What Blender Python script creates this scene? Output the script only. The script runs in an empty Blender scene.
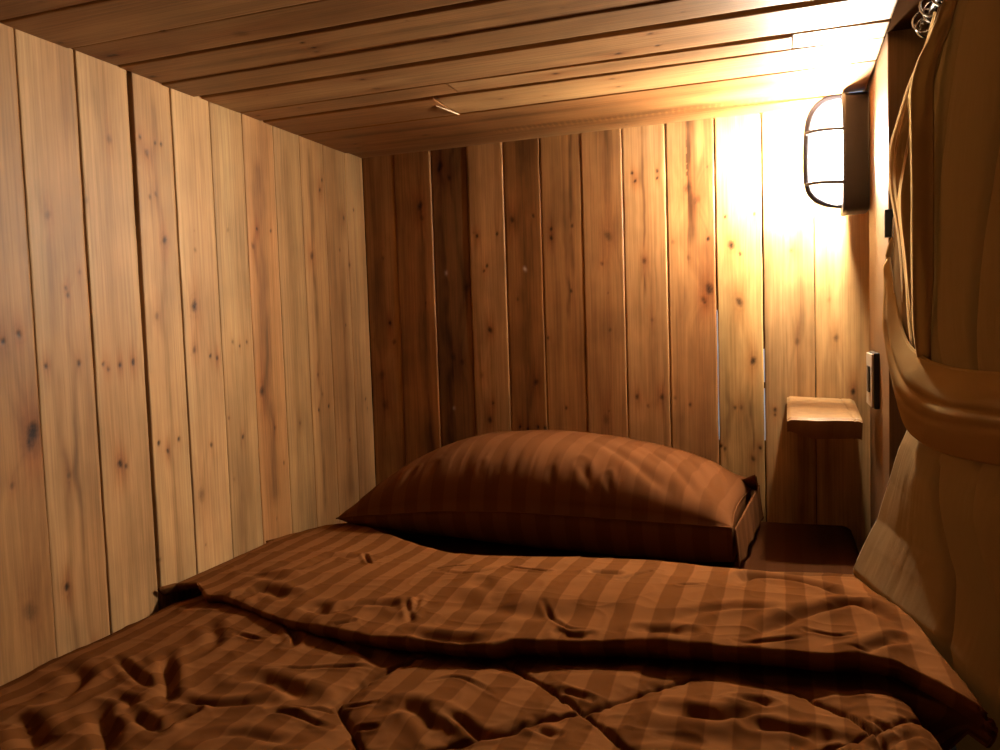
import bpy, bmesh, math, random
import numpy as np
from mathutils import Matrix, Vector
R_=math.radians
ZO=.6   # height of the camera above the bunk deck
S=bpy.context.scene
# ---------------------------------------------------------------- camera
cam=bpy.data.cameras.new('camera'); camo=bpy.data.objects.new('camera',cam); S.collection.objects.link(camo)
cam.sensor_width=36; cam.lens=28.8; cam.clip_start=.02
rt=Vector((.94277396,.33178492,-.03310633)); up=Vector((.01108921,.06803493,.99762131)); fw=Vector((-.33324809,.94089852,-.06046232))
camo.matrix_world=Matrix(((rt.x,up.x,-fw.x,0),(rt.y,up.y,-fw.y,0),(rt.z,up.z,-fw.z,ZO),(0,0,0,1)))
S.camera=camo
# ---------------------------------------------------------------- world, view
W=bpy.data.worlds.new('world'); S.world=W; W.use_nodes=True
W.node_tree.nodes['Background'].inputs[0].default_value=(1,.75,.55,1)
W.node_tree.nodes['Background'].inputs[1].default_value=.005
S.view_settings.view_transform='Standard'; S.view_settings.look='None'
S.view_settings.exposure=0; S.view_settings.gamma=1; S.view_settings.use_curve_mapping=False
LAMP=4400.0; LAMPC=(1,.89,.73)

BK = [[.7751,-.9106,.0042,.5],[.6174,-.8989,.0063,.9],[.571,-.8902,.0084,.6],[.491,-.9267,.0126,.5],[.417,-.9219,.0147,.5],[.8915,-.8069,.0105,.9],[.863,-.8029,.0084,.6],[.9821,-.7515,.0105,.9],[.95,-.7299,.0084,.8],[.9711,-.7571,.0063,.8],[.7302,-.7464,.0042,-.6],[.6948,-.6945,.0126,.5],[.5316,-.7364,.0105,.6],[.5194,-.7139,.0084,.6],[.4101,-.7387,.0042,-.4],[.8112,-.665,.0052,1],[.8124,-.6157,.0042,1],[.7408,-.6429,.0042,.9],[.7297,-.6507,.0032,.9],[.5927,-.6408,.0084,1],[.3821,-.6484,.0084,.9],[.4221,-.6395,.0052,.8],[.488,-.6645,.0084,.4],[.8415,-.5784,.0084,.8],[.8467,-.5281,.0042,.8],[.7288,-.5509,.0042,-.8],[.4705,-.533,.0084,.8],[.3664,-.575,.0052,1],[.3619,-.5557,.0052,1],[.3668,-.5315,.0052,1],[.3647,-.5148,.0042,1],[.7946,-.4875,.0063,1],[.8146,-.4869,.0042,1],[.8177,-.4383,.0042,.8],[.674,-.4447,.0042,.8],[.5704,-.5014,.0042,.7],[.4109,-.4639,.0042,.7],[.7902,-.358,.0126,.6],[.73,-.3729,.0042,.7],[.5843,-.3587,.0042,.5],[.3842,-.3727,.0126,.4],[.9213,-.3022,.0038,1],[.9037,-.2961,.0046,1],[.9205,-.2486,.0038,1],[.9058,-.249,.0034,1],[.7312,-.2806,.0073,.8],[.6032,-.2661,.0052,.4],[.4356,-.3024,.0063,.8],[.4355,-.2481,.0073,.8],[.4158,-.2788,.0042,.6],[.8791,-.1866,.0126,.6],[.8524,-.1664,.0105,.5],[.7694,-.1453,.0042,1],[.7679,-.218,.0063,.4],[.7321,-.1872,.0063,.4],[.6645,-.145,.0147,.9],[.6418,-.1578,.0084,.6],[.4332,-.2203,.0042,.5],[.4181,-.1888,.0042,.8],[.8126,-.1101,.0042,1],[.8143,-.0523,.0034,1],[.7538,-.0989,.0095,1],[.7341,-.0812,.0042,.8],[.6346,-.0846,.0105,.8],[.5106,-.0583,.0095,1],[.4119,-.0838,.0063,.5],[.4118,-.0959,.0042,.8],[.8922,-.0143,.0042,.9],[.8872,.0183,.0042,.7],[.7341,.0186,.0052,.6],[.5482,.0282,.0084,.5],[.4079,-.0161,.0042,.9],[.5544,.1021,.0084,.6],[.6314,.0896,.0063,.3],[.3304,-.1258,.0042,1],[.3276,-.0468,.0046,1],[.304,-.0611,.0063,.8],[.3241,-.1177,.0042,.8],[.4448,.133,.0073,1],[.3974,-.0162,.0032,.9]]
LK = [[.6026,.7678,.0057,1],[.6112,.7917,.0061,1],[.4787,.8025,.0152,1],[.4619,.7966,.0095,.6],[.665,.8734,.0038,.9],[.6748,.8708,.0029,.8],[.5665,.8296,.0047,.9],[.5676,.8846,.0042,.9],[.4123,.766,.0057,.5],[.4101,.8551,.0057,.6],[.6987,.8967,.0047,.5],[.9023,.9657,.0076,.5],[.5638,.9276,.0038,.8],[.5558,.9364,.0047,.7],[.5605,.9599,.0047,1],[.5637,.9863,.0057,1],[.4097,.948,.0076,1],[.4046,.9594,.0038,.8],[.2534,.8395,.0066,1],[.2387,.7793,.0152,.5],[.9184,1.0291,.0034,1],[.9155,1.0611,.003,1],[.9166,1.0745,.0034,1],[.8959,1.0421,.0076,.7],[.6354,1.043,.0076,.5],[.4297,1.0309,.0042,1],[.4296,1.0766,.0038,1],[.4136,1.0498,.0047,1],[.7603,1.0709,.0076,.9],[.8264,1.043,.0038,.6],[.6528,1.1312,.0114,.9],[.5771,1.125,.0066,.7],[.5649,1.165,.0034,1],[.5605,1.1833,.0046,1],[.4076,1.1548,.0042,.9],[.325,1.1221,.0133,.5],[.793,1.2327,.0038,.4],[.5878,1.23,.0038,.6],[.5866,1.2709,.0034,.8],[.5798,1.2495,.0029,.8],[.4092,1.2443,.0042,.9],[.4494,1.2072,.0034,.6],[.8038,1.3197,.0046,1],[.8045,1.3648,.0038,.8],[.7699,1.3044,.0076,.6],[.4901,1.3093,.0114,.8],[.4129,1.3452,.0057,.6],[.3383,1.3696,.0038,.7],[.9129,1.5534,.0057,.9],[.9363,1.5635,.0038,.8],[.7654,1.5089,.0095,.8],[.5076,1.5105,.0057,.6],[.4312,1.5079,.0038,.9],[.4356,1.5493,.0042,1],[.412,1.4331,.0057,.5],[.8632,1.6516,.0057,.8],[.7876,1.6271,.0038,.6],[.6154,1.639,.0038,.7],[.3468,1.6338,.0057,.5],[.435,1.7181,.0038,.8],[.8876,1.6998,.0038,.8],[.7559,1.6696,.0057,.6],[.7495,1.1415,.0038,.5],[.8042,.9156,.0057,.4],[.7746,.849,.0076,.5],[.2403,1.0179,.0038,.5]]
CK = [[-.7912,.9054,.006,.7],[-.815,.986,.006,.8],[-.9204,.9509,.006,.7],[-.9301,.9512,.008,.7],[-.9471,.8795,.006,.6],[-.9432,1.0489,.008,.7],[-.6456,1.0191,.004,.9],[-.6426,1.0431,.0048,.9],[-.6478,1.0593,.006,.6],[-.7027,.9542,.014,.5],[-.6523,1.2055,.005,.9],[-.6552,1.2595,.007,.5],[-.8358,1.3023,.008,.4],[-.9365,1.3139,.006,.7],[-.9566,1.3968,.006,.6],[-.7173,1.5953,.006,.7],[-.8894,1.5989,.006,.6],[-.9029,1.6361,.004,.6],[-.5853,1.3606,.006,.9],[-.1759,1.1962,.006,.8],[-.1739,1.2515,.0044,1],[-.2353,1.2617,.007,.9],[-.3511,1.3145,.007,.8],[-.2693,1.3832,.006,.6],[-.2688,1.4337,.005,.6],[.0896,1.2393,.004,.8],[.125,1.3345,.005,.9],[.1278,1.4112,.0052,.9],[.117,1.4967,.004,1],[.1278,1.555,.004,1],[-.4547,1.0941,.005,.5],[-.4017,1.4296,.006,.4],[-.482,1.4113,.008,.4]]
LIP = [[-.957,.9464],[-.9551,.9922],[-.9338,1.024],[-.8965,1.0294],[-.8253,.967],[-.7882,.9641],[-.7472,.9456],[-.6878,.916],[-.6244,.8898],[-.5539,.8751],[-.4861,.8574],[-.417,.8556],[-.3756,.8511],[-.3277,.8586],[-.309,.8766],[-.2619,.8846],[-.227,.8898],[-.16,.9085],[-.0923,.9124],[-.0273,.9133],[.0348,.914],[.0752,.9208],[.1129,.9112],[.1446,.8768],[.1654,.848],[.1748,.8334]]
HEAD = [[-.9674,1.1363],[-.9508,1.3042],[-.8948,1.4141],[-.8495,1.4373],[-.7877,1.4099],[-.6817,1.3324],[-.5678,1.2602],[-.5209,1.238],[-.3933,1.2284],[-.2159,1.2431],[-.1374,1.2326],[-.0487,1.2108],[.0877,1.2261]]
EDGE_F = [[.0884,1.2358],[.1141,1.1057],[.144,.9954],[.1615,.9228],[.1776,.8466]]
EDGE_L = [[.102,.8996],[.1213,.8699],[.1315,.8223],[.1392,.7727]]
SEAMS = [[[-.457,.7292],[-.4504,.8001],[-.4106,.869],[-.3649,.8999]],[[-.457,.7292],[-.4176,.6885],[-.3616,.6276],[-.3079,.5721]],[[-.3678,.9285],[-.2735,.8399],[-.1984,.7779],[-.1323,.711],[-.0767,.6543]],[[-.0914,.8972],[-.1489,.8381],[-.1984,.7779],[-.2388,.745],[-.2643,.7112],[-.3113,.6728],[-.3616,.6276]],[[-.0279,.9224],[.0135,.8827],[.0533,.848],[.0816,.7957],[.1004,.7207]],[[-.0767,.6543],[-.0228,.7166],[.055,.7826],[.1245,.8614]]]
WL = [[[[-.597,.7576],[-.5527,.7534],[-.4909,.7294]],.0136,.011],[[[-.584,.7781],[-.5344,.7972],[-.4773,.8154],[-.4524,.8135]],.0034,.004],[[[-.643,.695],[-.6004,.6847],[-.5482,.7015],[-.5282,.7095]],.0085,.008],[[[-.8123,.7785],[-.7566,.7463],[-.6804,.7053]],.0068,.008],[[[-.7465,.7958],[-.6791,.7244],[-.6337,.6707]],.0102,.011],[[[-.5982,.6272],[-.5992,.6484],[-.5929,.6681]],.0068,.009],[[[-.664,.6483],[-.6192,.6319],[-.5937,.6181]],.0085,.009],[[[-.3764,.7935],[-.3531,.8103],[-.3248,.7999],[-.2977,.7803]],.0034,.004],[[[-.3383,.7345],[-.3096,.7189],[-.2771,.7036],[-.2497,.7295]],.0068,.009],[[[-.3959,.7229],[-.3724,.734],[-.3416,.712],[-.3211,.6952]],.0119,.01],[[[-.5687,.8933],[-.5057,.8659],[-.4608,.8345]],.0102,.01],[[[-.112,.7998],[-.0818,.7953],[-.0532,.7991],[-.0283,.821]],.0136,.014],[[[-.0504,.837],[-.0308,.8401],[-.0112,.8301]],.0068,.008],[[[-.0336,.7823],[.0027,.7867],[.0294,.7884]],.0085,.011],[[[.0575,.8829],[.0922,.8972],[.1151,.8919],[.1334,.8618]],.0051,.007],[[[.0767,.8335],[.0981,.8136]],.0034,.005],[[[.0706,.769],[.1039,.8058],[.1245,.8154]],.0085,.009],[[[-.7864,.5915],[-.7721,.609],[-.6949,.5694]],.0153,.012],[[[-.7094,.6521],[-.655,.6112],[-.6178,.5722]],.0119,.011],[[[-.87,.747],[-.811,.7228],[-.7832,.6693],[-.7842,.6314]],.0136,.008],[[[-.6909,.8651],[-.6448,.8561]],.0034,.005],[[[-.6437,.9104],[-.5995,.8679],[-.5931,.8428]],.0068,.009],[[[-.7628,.8992],[-.7063,.84],[-.7046,.7909]],.0119,.006],[[[-.4473,.7295],[-.4125,.7321]],.0034,.005],[[[-.4116,.6881],[-.3909,.6918]],.0034,.005],[[[-.2692,.8857],[-.229,.8709],[-.2102,.876]],.0034,.005],[[[-.2312,.8131],[-.1964,.8059]],.0051,.006],[[[-.2353,.7335],[-.2112,.7203]],.0068,.007],[[[-.3576,.868],[-.327,.8473]],.0034,.004],[[[-.1338,.7481],[-.0956,.7454],[-.0589,.7446]],.0136,.006],[[[-.5472,.6212],[-.5145,.6405],[-.4544,.6378]],.0102,.007],[[[-.5242,.6694],[-.4988,.6943],[-.4353,.6794]],.0051,.006],[[[-.4988,.7035],[-.4466,.718]],.0034,.004],[[[-.7258,.685],[-.6837,.6714],[-.6725,.6459]],.0085,.007],[[[-.4346,.8626],[-.408,.8545]],.0051,.005],[[[.0112,.7646],[.0469,.7896],[.0718,.7819]],.0102,.006]]
WF = [[[[-.757,.9602],[-.7449,.9964],[-.6834,.9735]],.0133,.008],[[[-.788,.9388],[-.7632,.9823]],.0057,.005],[[[-.618,.9372],[-.5843,.9211],[-.5655,.9258]],.0152,.008],[[[-.5697,.9409],[-.526,.96],[-.4872,.9494]],.0114,.006],[[[-.5644,.8693],[-.5309,.8924]],.0038,.004],[[[-.493,.9765],[-.454,.9083]],.0047,.005],[[[-.4815,.9878],[-.4597,.9292]],.0047,.004],[[[-.447,.8682],[-.3958,.8683],[-.3325,.8719]],.0114,.008],[[[-.6876,1.2064],[-.6431,1.1429],[-.6256,1.1412]],.0038,.005],[[[-.5279,1.0932],[-.4982,1.1211],[-.4638,1.1398]],.0038,.005],[[[-.3961,1.1346],[-.3677,1.121],[-.3303,1.1152]],.0047,.006],[[[-.3018,.9919],[-.2566,.9241],[-.2261,.9221]],.0038,.004],[[[-.4583,.9768],[-.3845,.9751],[-.2963,.9594],[-.2217,.9747]],.0228,.006],[[[-.2593,1.1273],[-.2331,1.1289]],.0095,.006],[[[-.2193,1.0954],[-.1864,1.1543]],.0038,.005],[[[-.1222,.9755],[-.0948,1.0034],[-.054,1.0244],[-.0007,1.0273]],.0095,.005],[[[-.0584,1.1173],[-.0468,1.1597],[.0191,1.1534],[.084,1.0961]],.0114,.011],[[[-.0442,.935],[-.0065,.9886],[.0399,1.0376],[.0869,1.0601],[.1298,1.0048]],.0114,.01],[[[-.0549,.9292],[-.017,.9332],[.0238,.9558]],.0038,.004],[[[.0231,.9709],[.0527,.9634],[.0689,.9706]],.0038,.005],[[[.0653,.9211],[.0981,.952],[.1171,.9685]],.0095,.008],[[[-.1352,1.0857],[-.1071,1.0969]],.0038,.003],[[[-.7475,1.1016],[-.7368,1.1762],[-.6788,1.1768]],.0133,.005],[[[-.8306,1.0824],[-.7415,1.0375]],.0152,.004],[[[-.1644,.9348],[-.135,.936],[-.1058,.9342]],.0095,.006],[[[-.2551,.9048],[-.2192,.9078]],.0076,.005],[[[-.414,1.0527],[-.3649,1.0]],.0152,.003],[[[-.4996,1.1051],[-.4452,1.0927],[-.4094,1.1264]],.0057,.003]]
BAND_U = [[.1516,1.33,.6829],[.1536,1.27,.6219],[.1559,1.19,.5667],[.165,1.1,.5453],[.1797,1.0,.5376],[.1917,.86,.5411],[.2005,.72,.5479]]
BAND_L = [[.1448,1.33,.6684],[.1443,1.28,.5764],[.1473,1.21,.5021],[.1514,1.14,.4547],[.1715,1.04,.4408],[.1921,.86,.4561],[.2011,.72,.4751]]
PLEATS = [[[.1918,1.15,.9723],[.1718,1.15,.9289],[.1588,1.18,.8955],[.1483,1.2,.8565],[.1408,1.22,.8218],[.143,1.24,.7777],[.1491,1.24,.7361],[.154,1.23,.6868],[.1574,1.22,.6042],[.1633,1.21,.5416]],[[.1809,1.13,.967],[.1725,1.14,.9318],[.1619,1.16,.9022],[.1541,1.18,.8705],[.147,1.2,.8305],[.1444,1.21,.7796],[.1491,1.2,.7313],[.1549,1.19,.6638],[.1582,1.18,.5841],[.164,1.18,.5376]],[[.1898,1.1,.9597],[.1787,1.11,.9333],[.1673,1.12,.9203],[.1602,1.14,.8969],[.1547,1.15,.8693],[.1558,1.15,.8318],[.1501,1.16,.7902],[.1454,1.17,.7474],[.15,1.17,.6824],[.158,1.17,.5973],[.1673,1.17,.5302]],[[.1799,1.06,.9561],[.1676,1.08,.9218],[.1564,1.09,.8986],[.1502,1.1,.8692],[.1501,1.1,.8216],[.1511,1.1,.7495],[.1496,1.09,.6761],[.153,1.1,.5788],[.1647,1.12,.5256]]]
HOOK = [[.1572,1.33,.7358],[.1598,1.33,.712],[.1516,1.33,.6829]]
CAGE = [[.1181,1.67,1.0079],[.1007,1.67,1.0101],[.0761,1.67,1.0038],[.0581,1.67,.9835],[.0507,1.67,.9523],[.0484,1.67,.8996],[.0498,1.67,.8521],[.0604,1.67,.8283],[.0816,1.67,.8152],[.1168,1.67,.8085]]
LAMPB = [[.1099,1.625,1.012],[.1085,1.625,.7905],[.1551,1.625,1.0062]]
SHELF = [[.0077,1.75,.4371],[.1125,1.75,.4348],[.1347,1.75,.4307],[.0063,1.53,.4175],[.1321,1.53,.4149],[.0062,1.53,.403],[.0483,1.53,.3889],[.132,1.53,.3865]]

# ---------------------------------------------------------------- helpers
def link(o,parent=None):
    S.collection.objects.link(o)
    if parent: o.parent=parent
    return o
def tag(o,label=None,cat=None,group=None,kind=None):
    if label: o['label']=label
    if cat: o['category']=cat
    if group: o['group']=group
    if kind: o['kind']=kind
    return o
def empty(name,loc):
    o=bpy.data.objects.new(name,None); o.empty_display_size=.05; o.location=loc; return link(o)
def meshobj(name,verts,faces,mats,parent=None,smooth=True,uv=None,col=None,mi=None):
    """verts in world coordinates"""
    me=bpy.data.meshes.new(name)
    verts=np.asarray(verts,dtype=np.float32).reshape(-1,3)
    if parent is not None: verts=verts-np.array(parent.location,dtype=np.float32)
    faces=np.asarray(faces,dtype=np.int32)
    n=len(faces); k=faces.shape[1]
    me.vertices.add(len(verts)); me.vertices.foreach_set('co',verts.ravel())
    me.loops.add(n*k); me.loops.foreach_set('vertex_index',faces.ravel())
    me.polygons.add(n); me.polygons.foreach_set('loop_start',np.arange(0,n*k,k,dtype=np.int32))
    me.polygons.foreach_set('loop_total',np.full(n,k,dtype=np.int32))
    me.polygons.foreach_set('use_smooth',np.full(n,smooth))
    for m in (mats if isinstance(mats,(list,tuple)) else [mats]): me.materials.append(m)
    if mi is not None: me.polygons.foreach_set('material_index',np.asarray(mi,dtype=np.int32))
    me.update(calc_edges=True)
    if uv is not None:
        l=me.uv_layers.new(name='UVMap'); l.data.foreach_set('uv',np.asarray(uv,dtype=np.float32)[faces.ravel()].ravel())
    if col is not None:
        a=me.color_attributes.new('tone','FLOAT_COLOR','POINT')
        c=np.ones((len(verts),4),dtype=np.float32); c[:,:3]=col; a.data.foreach_set('color',c.ravel())
    me.validate()
    return link(bpy.data.objects.new(name,me),parent)
def grid_faces(nr,nc,off=0,flip=False):
    i=np.arange(nr-1)[:,None]*nc+np.arange(nc-1)[None,:]
    q=np.stack([i,i+1,i+nc+1,i+nc],-1).reshape(-1,4)+off
    return q[:,::-1] if flip else q
def bmobj(name,bm,mat,parent=None,smooth=False):
    me=bpy.data.meshes.new(name)
    if parent is not None: bmesh.ops.translate(bm,verts=bm.verts,vec=-Vector(parent.location))
    bmesh.ops.recalc_face_normals(bm,faces=bm.faces)
    bm.to_mesh(me); bm.free()
    for p in me.polygons: p.use_smooth=smooth
    me.materials.append(mat)
    return link(bpy.data.objects.new(name,me),parent)
def box_bm(x0,x1,y0,y1,z0,z1,bev=.002,seg=2,bm=None):
    b=bmesh.new()
    bmesh.ops.create_cube(b,size=1)
    for v in b.verts: v.co=Vector(((x0+x1)/2+v.co.x*(x1-x0),(y0+y1)/2+v.co.y*(y1-y0),(z0+z1)/2+v.co.z*(z1-z0)))
    if bev: bmesh.ops.bevel(b,geom=list(b.edges),offset=bev,segments=seg,affect='EDGES',profile=.6)
    if bm is not None:
        me=bpy.data.meshes.new('t'); b.to_mesh(me); bm.from_mesh(me); bpy.data.meshes.remove(me); b.free(); return bm
    return b
def catmull(P,n):
    P=np.asarray(P,float); Q=np.vstack([2*P[0]-P[1],P,2*P[-1]-P[-2]]); out=[]
    for i in range(len(P)-1):
        t=np.linspace(0,1,n,endpoint=False)[:,None]; a,b,c,d=Q[i:i+4]
        out.append(.5*((2*b)+(c-a)*t+(2*a-5*b+4*c-d)*t**2+(-a+3*b-3*c+d)*t**3))
    return np.vstack(out+[P[-1:]])
def tube(name,P,r,mat,parent=None,n=8,closed=False,sub=6):
    P=np.asarray(P,float)
    if sub>1: P=catmull(np.vstack([P,P[:1]]) if closed else P,sub)
    if closed: P=P[:-1] if sub>1 else P
    m=len(P); rr=np.broadcast_to(np.asarray(r,float),(m,)) if np.ndim(r)==0 else np.interp(np.linspace(0,1,m),np.linspace(0,1,len(r)),r)
    T=np.roll(P,-1,0)-np.roll(P,1,0) if closed else np.gradient(P,axis=0)
    T/=np.linalg.norm(T,axis=1)[:,None]+1e-12
    u=np.array([0,0,1.]) if abs(T[0][2])<.9 else np.array([1.,0,0]); V=[]
    for i in range(m):
        u=u-T[i]*(u@T[i]); u/=np.linalg.norm(u)+1e-12; w=np.cross(T[i],u)
        a=np.arange(n)/n*2*math.pi
        V.append(P[i]+rr[i]*(np.cos(a)[:,None]*u+np.sin(a)[:,None]*w))
    V=np.vstack(V); F=[]
    for i in range(m if closed else m-1):
        j=(i+1)%m
        for k in range(n): F.append((i*n+k,i*n+(k+1)%n,j*n+(k+1)%n,j*n+k))
    if not closed:
        for e,base in ((0,0),(1,(m-1)*n)):
            c=len(V); V=np.vstack([V,P[0 if e==0 else -1]])
            for k in range(0,n,2):
                q=(base+k,c,base+(k+2)%n,base+k+1); F.append(q if e==0 else q[::-1])
    return meshobj(name,V,F,mat,parent)
rng=np.random.default_rng(7)
LAT=rng.random((256,256))
def vnoise(x,y,seed=0):
    x=np.asarray(x,float)+seed*17.31; y=np.asarray(y,float)+seed*9.77
    xi=np.floor(x).astype(int); yi=np.floor(y).astype(int); fx=x-xi; fy=y-yi
    fx=fx*fx*(3-2*fx); fy=fy*fy*(3-2*fy)
    g=lambda a,b: LAT[a%256,b%256]
    return (g(xi,yi)*(1-fx)+g(xi+1,yi)*fx)*(1-fy)+(g(xi,yi+1)*(1-fx)+g(xi+1,yi+1)*fx)*fy*1.0
def fbm(x,y,seed=0,o=4):
    s=0;a=.5
    for i in range(o): s=s+a*(vnoise(x*2**i,y*2**i,seed+i*3)-.5); a*=.55
    return s

# ---------------------------------------------------------------- materials
def newmat(name):
    m=bpy.data.materials.new(name); m.use_nodes=True; nt=m.node_tree; b=nt.nodes['Principled BSDF']; return m,nt,b
def simple(name,c,rough=.5,metal=0,spec=.5):
    m,nt,b=newmat(name); b.inputs['Base Color'].default_value=(*c,1); b.inputs['Roughness'].default_value=rough
    b.inputs['Metallic'].default_value=metal; b.inputs['Specular IOR Level'].default_value=spec
    n=nt.nodes.new('ShaderNodeTexNoise'); n.inputs['Scale'].default_value=60; r=nt.nodes.new('ShaderNodeMapRange')
    r.inputs[3].default_value=max(0,rough-.08); r.inputs[4].default_value=min(1,rough+.08)
    nt.links.new(n.outputs[0],r.inputs[0]); nt.links.new(r.outputs[0],b.inputs['Roughness']); return m
def wood_mat(name,rough=.5,spec=.2):
    m,nt,b=newmat(name); N=nt.nodes; L=nt.links
    at=N.new('ShaderNodeAttribute'); at.attribute_name='tone'
    uv=N.new('ShaderNodeUVMap'); mp=N.new('ShaderNodeMapping'); mp.inputs['Scale'].default_value=(6,260,1)
    L.new(uv.outputs[0],mp.inputs[0])
    n1=N.new('ShaderNodeTexNoise'); n1.inputs['Scale'].default_value=1; n1.inputs['Detail'].default_value=6; n1.inputs['Distortion'].default_value=.4
    L.new(mp.outputs[0],n1.inputs[0])
    mr=N.new('ShaderNodeMapRange'); mr.inputs[1].default_value=.3; mr.inputs[2].default_value=.7; mr.inputs[3].default_value=.80; mr.inputs[4].default_value=1.14
    L.new(n1.outputs[0],mr.inputs[0])
    mx=N.new('ShaderNodeVectorMath'); mx.operation='SCALE'
    L.new(at.outputs['Color'],mx.inputs[0]); L.new(mr.outputs[0],mx.inputs['Scale']); L.new(mx.outputs[0],b.inputs['Base Color'])
    b.inputs['Roughness'].default_value=rough; b.inputs['Specular IOR Level'].default_value=spec
    bp=N.new('ShaderNodeBump'); bp.inputs['Strength'].default_value=.25; bp.inputs['Distance'].default_value=.0012
    L.new(n1.outputs[0],bp.inputs['Height']); L.new(bp.outputs[0],b.inputs['Normal'])
    return m
M_wood=wood_mat('aged_pallet_wood')
M_dark=simple('dark_gap_wood',(.035,.016,.007),.9,0,0)
M_black=simple('black_painted_metal',(.025,.023,.028),.5)
M_plast=simple('beige_plastic',(.5,.42,.3),.45)
M_blackp=simple('black_plastic',(.01,.01,.01),.4)
M_chrome=simple('chrome',(.7,.68,.65),.2,1)
M_slit_panel=simple('pale_slit_panel',(.75,.75,.73),.8)
M_brownpanel=simple('dark_brown_panel',(.10,.045,.022),.5)
def satin(name,c1,c2,width,axis=0,rough1=.42,rough2=.6):
    """two-tone woven stripe running along the cloth, from the UV map (metres)"""
    m,nt,b=newmat(name); N=nt.nodes; L=nt.links
    uv=N.new('ShaderNodeUVMap'); sp=N.new('ShaderNodeSeparateXYZ'); L.new(uv.outputs[0],sp.inputs[0])
    mu=N.new('ShaderNodeMath'); mu.operation='MULTIPLY'; mu.inputs[1].default_value=math.pi/width; L.new(sp.outputs[axis],mu.inputs[0])
    si=N.new('ShaderNodeMath'); si.operation='SINE'; L.new(mu.outputs[0],si.inputs[0])
    mr=N.new('ShaderNodeMapRange'); mr.inputs[1].default_value=-.12; mr.inputs[2].default_value=.12; L.new(si.outputs[0],mr.inputs[0])
    mix=N.new('ShaderNodeMix'); mix.data_type='RGBA'; mix.inputs[6].default_value=(*c1,1); mix.inputs[7].default_value=(*c2,1)
    L.new(mr.outputs[0],mix.inputs[0]); L.new(mix.outputs[2],b.inputs['Base Color'])
    m2=N.new('ShaderNodeMapRange'); m2.inputs[3].default_value=rough1; m2.inputs[4].default_value=rough2
    L.new(mr.outputs[0],m2.inputs[0]); L.new(m2.outputs[0],b.inputs['Roughness'])
    b.inputs['Specular IOR Level'].default_value=0
    mp=N.new('ShaderNodeMapping'); mp.inputs['Scale'].default_value=(1400,1400,1); L.new(uv.outputs[0],mp.inputs[0])
    n=N.new('ShaderNodeTexNoise'); n.inputs['Scale'].default_value=1; n.inputs['Detail'].default_value=1; L.new(mp.outputs[0],n.inputs[0])
    bp=N.new('ShaderNodeBump'); bp.inputs['Strength'].default_value=.1; bp.inputs['Distance'].default_value=.0005
    L.new(n.outputs[0],bp.inputs['Height']); L.new(bp.outputs[0],b.inputs['Normal'])
    return m
M_duvet=satin('brown_satin_stripe',(.176,.067,.0205),(.118,.042,.0118),.0255,rough1=.6,rough2=.7)
M_pillow=satin('brown_satin_stripe_pillow',(.138,.053,.0190),(.112,.042,.0145),.028,rough1=.6,rough2=.7)
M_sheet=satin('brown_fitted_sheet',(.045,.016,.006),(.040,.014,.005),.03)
def cloth(name,c,trans=.35):
    m,nt,b=newmat(name); N=nt.nodes; L=nt.links
    b.inputs['Base Color'].default_value=(*c,1); b.inputs['Roughness'].default_value=.85; b.inputs['Specular IOR Level'].default_value=0
    t=N.new('ShaderNodeBsdfTranslucent'); t.inputs[0].default_value=(c[0],c[1]*.95,c[2]*.85,1)
    mx=N.new('ShaderNodeMixShader'); mx.inputs[0].default_value=trans
    L.new(b.outputs[0],mx.inputs[1]); L.new(t.outputs[0],mx.inputs[2]); L.new(mx.outputs[0],N['Material Output'].inputs[0])
    tc=N.new('ShaderNodeTexCoord'); n=N.new('ShaderNodeTexNoise'); n.inputs['Scale'].default_value=900; L.new(tc.outputs['Object'],n.inputs[0])
    bp=N.new('ShaderNodeBump'); bp.inputs['Strength'].default_value=.15; bp.inputs['Distance'].default_value=.0006
    L.new(n.outputs[0],bp.inputs['Height']); L.new(bp.outputs[0],b.inputs['Normal'])
    return m
M_curtain=cloth('beige_curtain_cloth',(.345,.22,.10))
M_band=cloth('beige_tieback_cloth',(.38,.235,.095),.15)
M_hem=cloth('curtain_hem_lit',(.8,.68,.5),.65)  # pale: the light caught by the fold edges is put into the colour
m,nt,b=newmat('glowing_bulb'); M_glow=m
b.inputs['Base Color'].default_value=(.8,.8,.8,1); b.inputs['Emission Color'].default_value=(*LAMPC,1); b.inputs['Emission Strength'].default_value=LAMP
m,nt,b=newmat('ribbed_lamp_glass'); M_glass=m; N=nt.nodes; L=nt.links
tr=N.new('ShaderNodeBsdfTransparent'); tl=N.new('ShaderNodeBsdfTranslucent'); tl.inputs[0].default_value=(.95,.95,.95,1)
wv=N.new('ShaderNodeTexWave'); wv.bands_direction='Z'; wv.inputs['Scale'].default_value=70
tc=N.new('ShaderNodeTexCoord'); L.new(tc.outputs['Object'],wv.inputs[0])
mr=N.new('ShaderNodeMapRange'); mr.inputs[3].default_value=.02; mr.inputs[4].default_value=.11; L.new(wv.outputs[1],mr.inputs[0])
mx=N.new('ShaderNodeMixShader'); L.new(mr.outputs[0],mx.inputs[0]); L.new(tr.outputs[0],mx.inputs[1]); L.new(tl.outputs[0],mx.inputs[2])
gl=N.new('ShaderNodeBsdfGlossy'); gl.inputs['Roughness'].default_value=.15; m2=N.new('ShaderNodeMixShader'); m2.inputs[0].default_value=.05
L.new(mx.outputs[0],m2.inputs[1]); L.new(gl.outputs[0],m2.inputs[2]); L.new(m2.outputs[0],N['Material Output'].inputs[0])

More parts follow.
